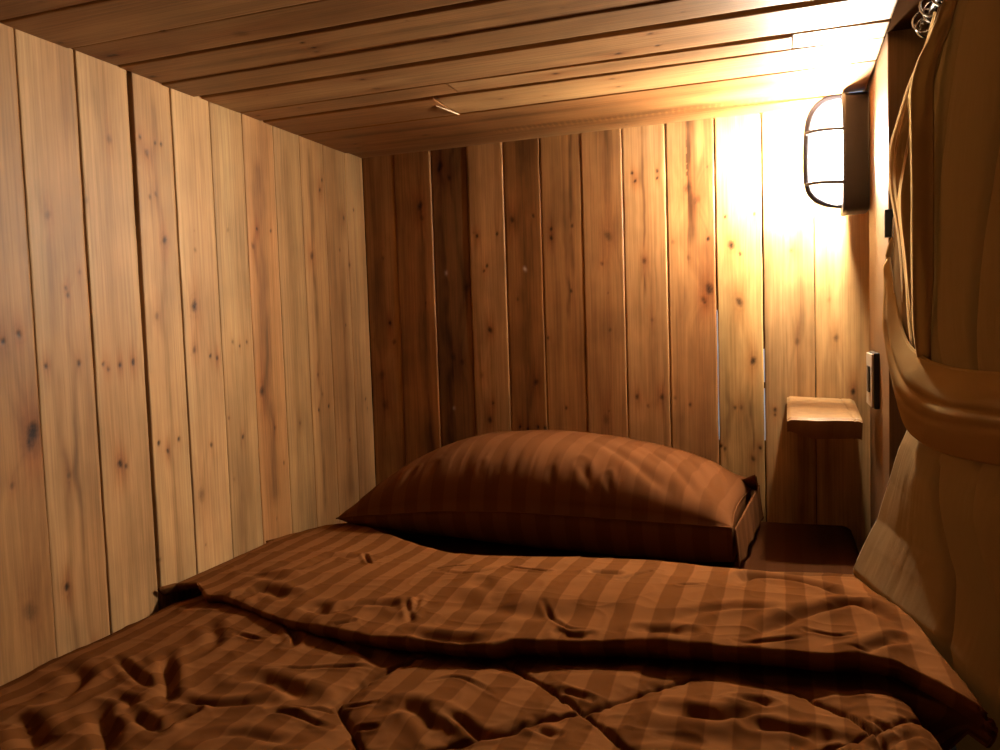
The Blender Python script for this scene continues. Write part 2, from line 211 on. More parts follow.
# ---------------------------------------------------------------- planked surfaces
def planks(name,plist,to3d,nrm,knots,res=.0022,thick=.014,knots_rand=1.0,marks=None):
    """plist: (s0,s1,[t_lo(s0),t_lo(s1)],[t_hi(s0),t_hi(s1)],tone rgb,offset,extra streaks)"""
    V=[];F=[];UV=[];C=[];off=0
    nrm=np.array(nrm,float)
    for pi,(s0,s1,lo,hi,tone,dz,streaks) in enumerate(plist):
        r=np.random.default_rng(pi*13+hash_name(name))
        ns=max(2,int((s1-s0)/res)+1); nt_=max(4,int((max(hi)-min(lo))/res)+1)
        s=np.linspace(s0,s1,ns); q=np.linspace(0,1,nt_)
        lo_=np.interp(s,[s0,s1],lo)+.0009*fbm(s*18,s*0+pi,pi+3)*2
        hi_=np.interp(s,[s0,s1],hi)+.0009*fbm(s*18,s*0+pi+40,pi+5)*2
        Sg=np.repeat(s[:,None],nt_,1); Tg=lo_[:,None]+(hi_-lo_)[:,None]*q[None,:]
        edge=np.minimum(q,1-q)[None,:]*(hi_-lo_)[:,None]
        H=dz-.0009*np.exp(-(edge/.0012)**2)+.0012*fbm(Sg*3,Tg*8,pi)
        # colour of the wood itself
        sd=pi*1.7
        warp=.012*fbm(Sg*5,Tg*9,pi+7)
        kd=[]
        mid=(np.mean(lo)+np.mean(hi))/2; wd=np.mean(hi)-np.mean(lo)
        kn=[k for k in knots if s0-.01<=k[0]<=s1+.01 and np.interp(k[0],[s0,s1],lo)-.004<=k[1]<=np.interp(k[0],[s0,s1],hi)+.004]
        for i in range(int(r.poisson((s1-s0)*2.2*knots_rand))):
            kn.append((r.uniform(s0,s1),mid+r.uniform(-.45,.45)*wd,r.uniform(.0015,.005),r.uniform(.25,.7)))
        dark=np.zeros_like(Sg); halo=np.zeros_like(Sg); light=np.zeros_like(Sg)
        for ks,kt,kr,st in kn:
            ds=Sg-ks; dt=Tg-kt; a=abs(st)
            ang=math.atan2(.0,1)+((ks*977)%1-.5)*.8; d1=ds*math.cos(ang)+dt*math.sin(ang); d2=-ds*math.sin(ang)+dt*math.cos(ang)
            d=np.sqrt((d1/1.5)**2+d2**2)/max(kr*(.62 if kr>.0045 else .75),.0017)*(1+.5*fbm(Sg*260,Tg*260,pi+5))
            if st<0: light+=a*np.exp(-d**2)
            else:
                dark+=a*np.exp(-(d**2)**1.3)*(.8+.4*vnoise(Sg*700,Tg*700,pi))
                if kr>.0045: halo+=.55*a*np.exp(-((ds/(kr*5))**2+(dt/(kr*1.6))**2)); dark+=.16*a*np.exp(-((d-2.0)/.4)**2)*vnoise(Sg*150,Tg*150,9)
                else: halo+=.25*a*np.exp(-((ds/(kr*6))**2+(dt/(kr*1.6))**2))
            warp+=np.sign(dt)*kr*1.2*np.exp(-(ds/(kr*5))**2-(dt/(kr*4))**2)
        T2=Tg+warp
        g=.55*fbm(Sg*2.2+sd,T2*55,pi+11)+.45*fbm(Sg*4,T2*160,pi+21)
        # heart-wood streaks
        band=np.clip(fbm(Sg*1.1+sd,T2*16,pi+31,3)*3.2,-1,1)
        blot=fbm(Sg*9,Tg*14,pi+41,4)
        col=np.array(tone)[None,None,:]*np.ones(Sg.shape+(1,))
        val=1+.62*g+.15*band+.50*blot
        if name=='wall_back': val=1+(val-1)*1.45
        redd=np.clip(-band*.5+halo*1.3,-.5,1.5)
        for (st_t,st_w,st_a,sa,sb) in streaks:
            tt=(T2-(lo_[:,None]))/(hi_-lo_)[:,None]
            e=np.exp(-((tt-st_t+.04*fbm(Sg*7,Sg*0,pi+51))/st_w)**2)*np.clip((Sg-sa)/.03,0,1)*np.clip((sb-Sg)/.03,0,1)
            val-=st_a*e*(.8+.8*vnoise(Sg*30,Tg*200,pi+61)); redd+=.8*st_a*e
        val=np.clip(val,.25,1.7)[:,:,None]
        col=col*val
        col=col*np.stack([1-.12*redd,1-.30*redd,1-.42*redd],-1)
        col=col*(1-.42*np.clip(halo,0,1)[:,:,None]*np.array([.6,.9,1.]))
        if marks is not None: col=marks(Sg,Tg,col)
        col=col*(1-np.clip(dark,0,1)[:,:,None]*.93)
        col=col+np.clip(light,0,1)[:,:,None]*np.array([.45,.4,.33])
        H=H-.0008*np.clip(dark,0,1)
        P=to3d(Sg,Tg)+nrm*H[:,:,None]
        # skirts, darkened in colour so the gaps look shaded
        def ring(idx): return P.reshape(-1,3)[idx]
        base=off
        V.append(P.reshape(-1,3)); C.append(col.reshape(-1,3)); UV.append(np.stack([Sg+sd,Tg+sd*3],-1).reshape(-1,2))
        F.append(grid_faces(ns,nt_,base)); off+=ns*nt_
        I=np.arange(ns*nt_).reshape(ns,nt_)
        per=np.concatenate([I[0,:],I[1:,-1],I[-1,-2::-1],I[-2:0:-1,0]])
        bk=P.reshape(-1,3)[per]-nrm*thick
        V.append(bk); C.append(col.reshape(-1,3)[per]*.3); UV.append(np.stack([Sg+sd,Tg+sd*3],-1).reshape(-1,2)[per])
        n=len(per); a=base+per; bI=off+np.arange(n)
        F.append(np.stack([a,bI,np.roll(bI,-1),np.roll(a,-1)],-1)); off+=n
    o=meshobj(name,np.vstack(V),np.vstack(F),[M_wood],uv=np.vstack(UV),col=np.clip(np.vstack(C),0.004,1))
    tag(o,kind='structure'); return o
def hash_name(n): return sum(ord(c)*(i+1) for i,c in enumerate(n))
def backing(o,boxes):
    """dark sheets added behind the planks to make the gaps look shaded, joined into the wall's own mesh"""
    bm=bmesh.new(); bm.from_mesh(o.data); k=len(bm.faces)
    o.data.materials.append(M_dark)
    for b_ in boxes:
        box_bm(*b_,bev=0,bm=bm)
    bm.faces.ensure_lookup_table()
    for f in bm.faces[k:]: f.material_index=1; f.smooth=False
    bm.to_mesh(o.data); bm.free()
XL,XR,YB,ZT=-.956,.155,1.75,ZO+.417
T_=(.37,.205,.084)
def tn(k,r=0,y=0): return (T_[0]*k*(1+.04*r),T_[1]*k*(1-.10*r+.05*y),T_[2]*k*(1-.24*r-.1*y))
# back wall: grain along z, boards across x
bx=[-.956,-.872,-.776,-.685,-.596,-.509,-.415,-.3235,-.230,-.130,-.036,.063,.168]
btone=[tn(.70,1.2),tn(.76,1.6),tn(.45,1.7),tn(.98,.8),tn(.55,2.1),tn(.72,1.5),tn(.88,1.1),tn(1.0,.9),tn(.93,1.1),tn(1.12,0,1),tn(1.02,0,.4),tn(.98,.2,.5)]
bstr={0:[(.3,.15,.15,.1,1.1)],1:[(.72,.10,.3,.1,1.1)],2:[(.25,.12,.35,.3,1.1),(.7,.15,.25,.1,1.1)],4:[(.5,.2,.25,.1,1.1)],5:[(.75,.06,.4,.7,1.1),(.6,.05,.3,.6,1.1)],
  6:[(.62,.12,.35,.72,1.1)],7:[(.48,.035,.45,.65,1.1),(.9,.06,.2,.1,1.1)],8:[(.5,.10,.38,.75,1.1),(.75,.09,.2,.6,.95),(.2,.1,.2,.3,.7)],9:[(.75,.04,.25,.2,.5),(.2,.06,.2,.1,.5)],10:[(.7,.1,.2,.1,.8)],11:[(.2,.1,.15,.1,.9)]}
pl=[]
for i in range(12):
    gl=.0007; gr=.0007
    if i==9: gl,gr=.0016,.0016
    pl.append((.02,ZT+.003,[bx[i]+gl]*2,[bx[i+1]-gr]*2,btone[i],[0,.0011,-.001,.0005,.0002,-.0004,.0006,0,.0006,0,.001,0][i],bstr.get(i,[])))
wb=planks('wall_back',pl,lambda s,t: np.stack([t,np.full_like(t,YB),s],-1),(0,-1,0),BK,knots_rand=.6)
backing(wb,[(-.98,-.14,YB+.0145,YB+.03,0,ZT+.01),(-.12,-.045,YB+.0145,YB+.03,0,ZT+.01),(-.025,.30,YB+.0145,YB+.03,0,ZT+.01),
  (-.145,-.115,YB+.0145,YB+.03,.62,ZT+.01),(-.05,-.02,YB+.0145,YB+.03,.535,ZT+.01),(-.145,-.02,YB+.0145,YB+.03,0,.34),
  (-.05,-.02,YB+.0145,YB+.03,.452,.464)])
# left wall: grain along z, boards along y
ly=[-.35,-.25,-.16,-.06,.04,.14,.24,.335,.43,.52,.62,.72,.8155,.9105,1.0095,1.1015,1.198,1.2905,1.388,1.480,1.5725,1.667,1.753]
lt={10:tn(.7,1),11:tn(.74,.8),12:tn(1.0,.1),13:tn(1.02,0),14:tn(.95,.3),15:tn(1.0,.1),16:tn(.93,-.1,.3),17:tn(1.0,.7),18:tn(.9,.1,.2),19:tn(.95,.5),20:tn(.93,.4),21:tn(1.02,.1)}
lstr={12:[(.35,.06,.18,.1,.8),(.6,.05,.18,.1,.7),(.2,.1,.15,.75,1.1)],14:[(.5,.08,.2,.1,1.0)],15:[(.25,.1,.1,.1,.6)],16:[(.3,.15,.15,.15,.6)],17:[(.45,.16,.25,.25,.95),(.25,.08,.18,.5,.9)],18:[(.4,.1,.18,.2,1.0)],19:[(.4,.08,.35,.2,1.0)],20:[(.6,.12,.2,.2,.9)],21:[(.35,.06,.15,.1,.9)]}
pl=[]
for i in range(len(ly)-1):
    a,c=ly[i],ly[i+1]
    gl=[.0009,.0009]; gr=[.0006,.0006]
    if i==14: gl=[.0060,.0095]          # wide tapering gap
    if i==12: gl=[-.0004,.0010]
    if i==11: gr=[-.0003,.0002]
    if i in(13,15,16,19,20,21): gl=[.0016,.0022]
    if i in(17,18): gl=[.0001,.0002]
    pl.append((.02,ZT+.002,[a+gl[0],a+gl[1]],[c-gr[0],c-gr[1]],lt.get(i,tn(.95,.3)),{13:.0006,14:0,15:.0008,16:-.0004,17:-.0002,18:0,19:-.0004,20:-.0008,21:-.0012}.get(i,0),lstr.get(i,[])))
wl=planks('wall_left',pl,lambda s,t: np.stack([np.full_like(t,XL),t,s],-1),(1,0,0),LK,knots_rand=.5)
backing(wl,[(XL-.03,XL-.0145,-.36,YB+.02,0,ZT+.01)])
# ceiling: grain along x, boards across y
def sawmarks(Sg,Tg,col):
    mk=np.exp(-((Tg-(1.640+.02*(Sg+.3)))/.018)**2)*np.clip((Sg+.62)/.1,0,1)*np.clip((.12-Sg)/.1,0,1)
    ln=(np.sin(Sg*520+Tg*60+3*vnoise(Sg*20,Tg*20))>.35)*mk*(vnoise(Sg*40,Tg*90,5)>.35)
    return col*(1+.38*ln[:,:,None])
cw=[]
def cp(x0,x1,lo,hi,tone,dz=0,st=()): cw.append((x0,x1,list(lo),list(hi),tone,dz,list(st)))
XC=.150
yy=[-.35,-.25,-.15,-.05,.05,.15,.25,.35,.45,.55,.65,.72]
for i in range(len(yy)-1): cp(XL,XC,(yy[i]+.001,)*2,(yy[i+1]-.001,)*2,tn(.72,.7))
cp(XL,XC,(.721,.721),(.794,.801),tn(.72,.9),0); cp(XL,XC,(.7955,.8035),(.9035,.9035),tn(.68,.6),.001)
cp(XL,XC,(.9045,.9045),(.988,.983),tn(.62,.8),.0); cp(XL,XC,(.993,.998),(1.083,1.083),tn(.74,.6),.001,[(.5,.1,.2,-.9,.1)])
cp(XL,XC,(1.084,1.084),(1.161,1.158),tn(.66,.5),.003); cp(XL,XC,(1.178,1.185),(1.284,1.284),tn(.82,.3),.001,[(.6,.1,.2,-.6,0)])
cp(XL,-.535,(1.285,1.285),(1.350,1.344),tn(.8,.4),.001); cp(-.535,.018,(1.2848,1.3005),(1.344,1.3565),tn(.84,.3),.0012); cp(.019,XC,(1.2905,1.294),(1.357,1.366),tn(.88,.2),.0005)
cp(-.590,XC,(1.357,1.3615),(1.4735,1.4745),tn(.92,.1,.3),.0015)
cp(XL,-.591,(1.3575,1.3565),(1.475,1.475),tn(.68,1.1),.002)
cp(XL,XC,(1.4775,1.479),(1.674,1.678),tn(.70,1.2),.002,[(.3,.06,.2,-.9,.1),(.75,.05,.2,-.9,.1)])
cp(XL,XC,(1.6755,1.6795),(1.765,1.765),tn(.66,1.0),-.001)
ce=planks('ceiling',cw,lambda s,t: np.stack([s,t,np.full_like(t,ZT)],-1),(0,0,-1),CK,knots_rand=.7,marks=sawmarks)
backing(ce,[(XL-.03,.30,-.36,YB+.03,ZT+.0145,ZT+.035)])
# light splinter hanging where the short board ends
tube('wood_splinter',[(-.605,1.395,ZT-.002),(-.592,1.42,ZT-.006),(-.583,1.445,ZT-.008),(-.585,1.468,ZT-.004)],[.0004,.0011,.0012,.0005],simple('pale_splinter',(.6,.42,.25),.6))
tag(bpy.data.objects['wood_splinter'],'small pale curled splinter hanging from the end of a ceiling board','splinter')
# right side: post and boards
XP=XR
def solid_board(name,x0,x1,y0,y1,z0,z1,tone,axis='z',bev=.002,kind='structure',parent=None):
    """one board with grain along axis, coloured like the rest of the timber"""
    bm=box_bm(x0,x1,y0,y1,z0,z1,bev)
    L_=max(x1-x0,y1-y0,z1-z0); bmesh.ops.subdivide_edges(bm,edges=[e for e in bm.edges if e.calc_length()>.5*L_],cuts=160,use_grid_fill=True)
    o=bmobj(name,bm,M_wood,parent); me=o.data
    n=len(me.vertices); co=np.zeros(n*3); me.vertices.foreach_get('co',co); co=co.reshape(-1,3)
    s=co[:,{'x':0,'y':1,'z':2}[axis]]; t=(co[:,0]+co[:,1]*1.3) if axis=='z' else co[:,2]+co[:,{'x':1,'y':0}[axis]]
    v=1+.5*fbm(s*3,t*70,hash_name(name)%17)+.3*fbm(s*8,t*20,3)
    a=me.color_attributes.new('tone','FLOAT_COLOR','POINT'); c=np.ones((n,4)); c[:,:3]=np.array(tone)[None]*v[:,None]
    a.data.foreach_set('color',c.astype(np.float32).ravel())
    uv=me.uv_layers.new(name='UVMap'); vi=np.zeros(len(me.loops),dtype=np.int32); me.loops.foreach_get('vertex_index',vi)
    uv.data.foreach_set('uv',np.stack([s,t],-1)[vi].astype(np.float32).ravel())
    if kind: o['kind']=kind
    return o
solid_board('trim_1',XP,XP+.07,1.365,1.655,.02,ZT+.012,tn(.6,.4))
solid_board('wall_right',XP+.012,XP+.03,1.656,1.764,.02,ZT+.012,tn(.55,.8))
solid_board('wall_front',XP+.0705,XP+.30,1.375,1.40,-.02,ZT+.10,tn(.17,1.6))
o_=solid_board('trim_2',.151,.20,-.36,1.364,ZT+.006,ZT+.03,tn(.07,.8),'y')
o3_=solid_board('trim_3',.235,.30,-.36,1.364,ZT-.03,ZT+.10,tn(.12,1),'y')
bpy.data.objects['wall_front'].data.materials[0]=simple('dark_brown_board',(.075,.028,.013),.8,0,0)
for q_ in (o_,o3_): q_.data.materials[0]=M_dark
fl=[]
for i in range(10): fl.append((-.35,1.76,[XL-.01+i*.118]*2,[XL-.01+i*.118+.116]*2,tn(.5,.6),0,[]))
fo=planks('floor',fl,lambda s,t: np.stack([t,s,np.full_like(t,0.0)],-1),(0,0,1),[],res=.012)
# pale panel added outside and lit, so the slits between the boards look bright
bm=box_bm(-.8,.5,2.15,2.17,-.02,1.2,0); wo=bmobj('slit_light_panel',bm,M_slit_panel); wo['kind']='structure'
al=bpy.data.lights.new('daylight_outside','AREA'); al.energy=9; al.color=(.72,.86,1); al.size=.5
ao=bpy.data.objects.new('daylight_outside',al); ao.location=(-.05,1.85,1.15); ao.rotation_euler=(R_(35),0,0); link(ao)

# fill light added outside the bunk to brighten the curtain
l2=bpy.data.lights.new('curtain_fill_light','AREA'); l2.energy=34.0; l2.color=(.85,.94,1.0); l2.size=.6
o2=bpy.data.objects.new('curtain_fill_light',l2); o2.location=(1.2,1.62,1.15); o2.rotation_euler=(R_(-35),R_(65),0); link(o2)
# ---------------------------------------------------------------- mattress
def mattress():
    x0,x1,y0,y1,z1=XL+.006,.135,-.30,YB-.006,ZO-.428
    nx,ny=120,180
    x=np.linspace(x0,x1,nx); y=np.linspace(y0,y1,ny); X,Y=np.meshgrid(x,y)
    e=np.minimum(np.minimum(X-x0,x1-X),np.minimum(Y-y0,y1-Y)); r=.03
    dz=np.where(e<r,r-np.sqrt(np.maximum(r*r-(r-e)**2,0)),0)
    wr=.0025*fbm(X*9,Y*14,3)+.004*np.exp(-((Y-1.70)/.06)**2)*(1-np.clip(dz/r,0,1))*2
    Z=z1-dz+wr
    V=np.stack([X,Y,Z],-1).reshape(-1,3); F=[grid_faces(ny,nx)]
    I=np.arange(nx*ny).reshape(ny,nx); per=np.concatenate([I[0,:],I[1:,-1],I[-1,-2::-1],I[-2:0:-1,0]])
    bot=V[per].copy(); bot[:,2]=.004; n=len(per); k=len(V); bI=k+np.arange(n)
    F.append(np.stack([per,bI,np.roll(bI,-1),np.roll(per,-1)],-1))
    V=np.vstack([V,bot]); UV=V[:,:2].copy()
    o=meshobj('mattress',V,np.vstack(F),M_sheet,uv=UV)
    tag(o,'mattress in a plain brown fitted sheet, bare in the corner right of the pillow','mattress')
mattress()

# ---------------------------------------------------------------- duvet
def seg_dist(X,Y,P):
    P=np.asarray(P,float); d=np.full(X.shape,9.)
    P=catmull(np.c_[P,np.zeros(len(P))],4)[:,:2] if len(P)>2 else P
    for a,b_ in zip(P[:-1],P[1:]):
        ab=b_-a; L=ab@ab+1e-12
        t=np.clip(((X-a[0])*ab[0]+(Y-a[1])*ab[1])/L,0,1)
        d=np.minimum(d,np.hypot(X-a[0]-t*ab[0],Y-a[1]-t*ab[1]))
    return d
def strokes(X,Y,ST,gain=1.0):
    H=np.zeros_like(X)
    for P,w,d in ST:
        Pn=np.array(P); pad=5*w+.02
        m=(X>Pn[:,0].min()-pad)&(X<Pn[:,0].max()+pad)&(Y>Pn[:,1].min()-pad)&(Y<Pn[:,1].max()+pad)
        if not m.any(): continue
        x=X[m]; y=Y[m]; dd=seg_dist(x,y,Pn)
        # taper at the ends
        L=np.linalg.norm(np.diff(Pn,axis=0),axis=1).sum()
        e=np.minimum(np.hypot(x-Pn[0,0],y-Pn[0,1]),np.hypot(x-Pn[-1,0],y-Pn[-1,1])); tp=np.clip(e/(.25*L+1e-6),.25,1)
        H[m]+=gain*d*tp*(-np.exp(-(dd/w)**2)+.45*np.exp(-((dd-2.1*w)/(1.2*w))**2))
    return H
def duvet():
    LIPa=np.array(LIP); HEa=np.array(HEAD); EF=np.array(EDGE_F)[::-1]; EL=np.array(EDGE_L)[::-1]
    ncf,ncd=470,46
    nA,nB,nC,nD,nE=380,10,22,210,26
    x_l=XL+.007
    rows=[]
    T0=lambda x: np.interp(x,[-.95,-.8,-.6,-.42,-.33,-.2,.15],[.018,.012,.010,.014,.026,.029,.029])
    ztop=lambda x,Y: np.interp(x,[-.95,-.85,-.6,-.3,.1,.2],[-.400,-.392,-.384,-.372,-.367,-.374])+.010*np.exp(-((Y-1.07)/.10)**2)*np.clip((x+.9)*2,0,1)
    lipf=lambda x: np.interp(x,LIPa[:,0],LIPa[:,1]); headf=lambda x: np.interp(x,HEa[:,0],HEa[:,1])
    edgeF=lambda y: np.interp(y,EF[:,1],EF[:,0]); edgeL=lambda y: np.interp(y,[.2,.6,.75]+list(EL[:,1][1:]),[.150,.145,.139]+list(EL[:,0][1:]))
    q=np.linspace(0,1,ncf)**1.0
    r=.03
    Xs=[];Ys=[];Zs=[];U=[];VV=[];kind=[]
    fv=0.0
    def place(tag_,frac,layer):
        """one row of the cloth; x spreads from the left wall to the edge of its layer, then rolls over and hangs"""
        pass
    # pass 1: build x for every row (edge depends on y at the right side)
    def cols(yedge,layer):
        ed=edgeF(yedge) if layer=='F' else edgeL(yedge)
        rr=.010 if layer=='F' else r; ed=ed+(.010 if layer=='F' else 0)
        xf=x_l+(ed-rr-x_l)*q
        th=np.linspace(0,1,ncd+1)[1:]
        arc=np.clip(th/.35,0,1)*(math.pi/2); dr=np.clip((th-.35)/.65,0,1)
        xc=ed-rr+rr*np.sin(arc); zc=-(rr*(1-np.cos(arc)))-dr*(.010 if layer=='F' else .10)
        x=np.concatenate([xf,xc]); dz=np.concatenate([np.zeros(ncf),zc])
        u=np.concatenate([xf,ed-rr+rr*arc+dr*.08])
        return x,dz,u
    x0,_,_=cols(.85,'F')
    def add(x,Y,Z,dz,u,v,k,w=None):
        Xs.append(x);Ys.append(Y);Zs.append(Z+dz);U.append(u);VV.append(np.broadcast_to(v,x.shape));kind.append(np.full(x.shape,k))
    yA0=.12
    for j in range(nA):
        f=j/(nA-1); ye=yA0+(.93-yA0)*f
        x,dz,u=cols(ye,'L'); lip=lipf(x); Y=yA0+(lip+.075-yA0)*f
        zl=np.interp(x,[-.95,-.86,-.8,-.6,-.42,-.3,-.1,.14],[-.424,-.411,-.401,-.396,-.397,-.404,-.404,-.403])
        near=np.exp(-np.clip(lip-Y,0,9)/.05)
        zf=np.interp(x,[-.95,-.7,-.3,.14],[-.420,-.408,-.396,-.395])
        Z=zl*near+zf*(1-near)
        Z=Z-.030*np.exp(-(x-x_l)/.030)
        add(x,Y,Z,dz,u,Y,0)
    for j in range(1,nB+1):
        f=j/nB; x,dz,u=cols(.93,'F'); xl,dzl,ul=cols(.93,'L')
        lip=lipf(x); T=T0(x)
        Y0=lip+.075; Y1=lip+T*1.25+.004
        z0=np.interp(x,[-.95,-.8,-.6,-.42,-.3,-.1,.14],[-.417,-.408,-.405,-.401,-.408,-.409,-.411])
        z1=ztop(x,lip)-T
        xx=xl*(1-f)+x*f
        add(xx,Y0+(Y1-Y0)*f,z0+(z1-z0)*min(1,f*1.6),dzl*(1-f)+dz*f,ul*(1-f)+u*f,lip+.075+.07*f,1)
    for j in range(1,nC+1):
        f=j/nC; x,dz,u=cols(.88,'F'); lip=lipf(x); T=T0(x); a=-math.pi/2-f*math.pi
        Z=ztop(x,lip)-T*.5+T*.5*math.sin(a)*-1*-1; Y=lip+T*.22+T*.22*math.cos(a)+.9*T*np.clip((ztop(x,lip)-.25*T-Z)/T,0,1)
        add(x,Y,Z,dz,u,lip+.15+T*.8*f,2)
    for j in range(1,nD+1):
        f=j/nD; x,dz,u=cols(.88+.34*f,'F'); lip=lipf(x); T=T0(x); hd=headf(x)-.02
        ys=lip+T*.5; Y=ys+(hd-ys)*f
        Z=ztop(x,Y)-(ztop(x,lip)-ztop(x,lip))
        Z=Z-.006*np.exp(-(x-x_l)/.02)
        add(x,Y,Z,dz,u,lip+.17+(Y-ys),3)
    for j in range(1,nE+1):
        f=j/nE; x,dz,u=cols(1.22,'F'); hd=headf(x)-.02; a=math.pi/2*min(1,f/.7)
        rr=.02; dn=max(0,f-.7)/.3*.04
        add(x,hd+rr*math.sin(a),ztop(x,hd)-rr*(1-math.cos(a))-dn,dz,u,.5+hd+rr*a+dn,4)
    X=np.array(Xs);Y=np.array(Ys);Z=np.array(Zs);U_=np.array(U);V_=np.array(VV);K=np.array(kind)
    P=np.stack([X,Y,Z],-1)
    # normals of the base sheet
    du=np.gradient(P,axis=1); dv=np.gradient(P,axis=0); N=np.cross(du,dv); N/=np.linalg.norm(N,axis=-1,keepdims=True)+1e-9
    low=(K==0); top=(K>=2)
    nearlip=np.clip((lipf(X)+.02-Y)/.02,0,1)
    H=np.zeros_like(X)
    # broad billows and small wrinkles
    big=.014*fbm(U_*5,V_*6,2,3)
    wx=U_+.05*fbm(U_*5,V_*5,8); wy=V_+.05*fbm(U_*5,V_*5,18)
    rid=lambda a,b,s: (1-np.abs(2*vnoise(a,b,s)-1))**3
    crs=lambda a,b,s_: (1-np.abs(2*vnoise(a,b,s_)-1))**9
    med=.0022*rid(wx*9,wy*15,4)+.0010*rid(wx*26,wy*34,6)+.0022*crs(wx*8,wy*17,24)*vnoise(U_*9,V_*9,3)+.0014*crs(wx*17-wy*9,wy*26,27)*vnoise(U_*12,V_*12,5)
    fine=.0004*fbm(wx*60,wy*80,9,2)
    Hlow=big+med+fine*1.3
    sd=np.full(X.shape,9.)
    for P_ in SEAMS:
        sd=np.minimum(sd,seg_dist(U_[:nA],Y[:nA],P_) if False else 9.) if False else sd
    dmin=np.full(X[:nA].shape,9.)
    for P_ in SEAMS: dmin=np.minimum(dmin,seg_dist(X[:nA],Y[:nA],P_))
    puff=.009*(1-np.exp(-(dmin/.035)))*np.clip((lipf(X[:nA])+.03-Y[:nA])/.07,0,1)-.007*np.exp(-(dmin/.0026)**2)-.004
    pucker=.0022*np.exp(-dmin/.012)*(vnoise(X[:nA]*130,Y[:nA]*130,33)-.5)*2
    HA=Hlow[:nA]+puff+pucker+strokes(X[:nA],Y[:nA],[(a,.75*b,c) for a,b,c in WL],.68)
    H[:nA]=HA*nearlip[:nA].clip(.15,1)
    Ht=.8*big+.9*med+.8*fine
    Ht[nA:]+=strokes(X[nA:],Y[nA:],[(a,.8*b,c) for a,b,c in WF],.9)*(K[nA:]==3)
    # puckers along the turned edge
    Ht+=.0030*np.exp(-np.abs(Y-lipf(X))/.02)*fbm(U_*45,V_*12,12)*2
    H[nA:]=Ht[nA:]
    H*=np.where(K==1,.2,1)
    # keep the two layers apart near the wall and edges
    H*=np.clip((X-x_l)/.02,.15,1)
    P=P+N*H[...,None]
    P[...,0]=np.maximum(P[...,0],XL+.004)
    P[...,2]+=ZO
    nr,nc=X.shape
    UV=np.stack([U_+.012*fbm(U_*6,V_*6,14),V_],-1).reshape(-1,2)
    o=meshobj('duvet',P.reshape(-1,3),grid_faces(nr,nc),M_duvet,uv=UV)
    tag(o,'rumpled brown satin duvet with tonal stripes, its top folded back across the bed','duvet')
    sm=o.modifiers.new('Solidify','SOLIDIFY'); sm.thickness=.003; sm.offset=-1
    return o
duvet()

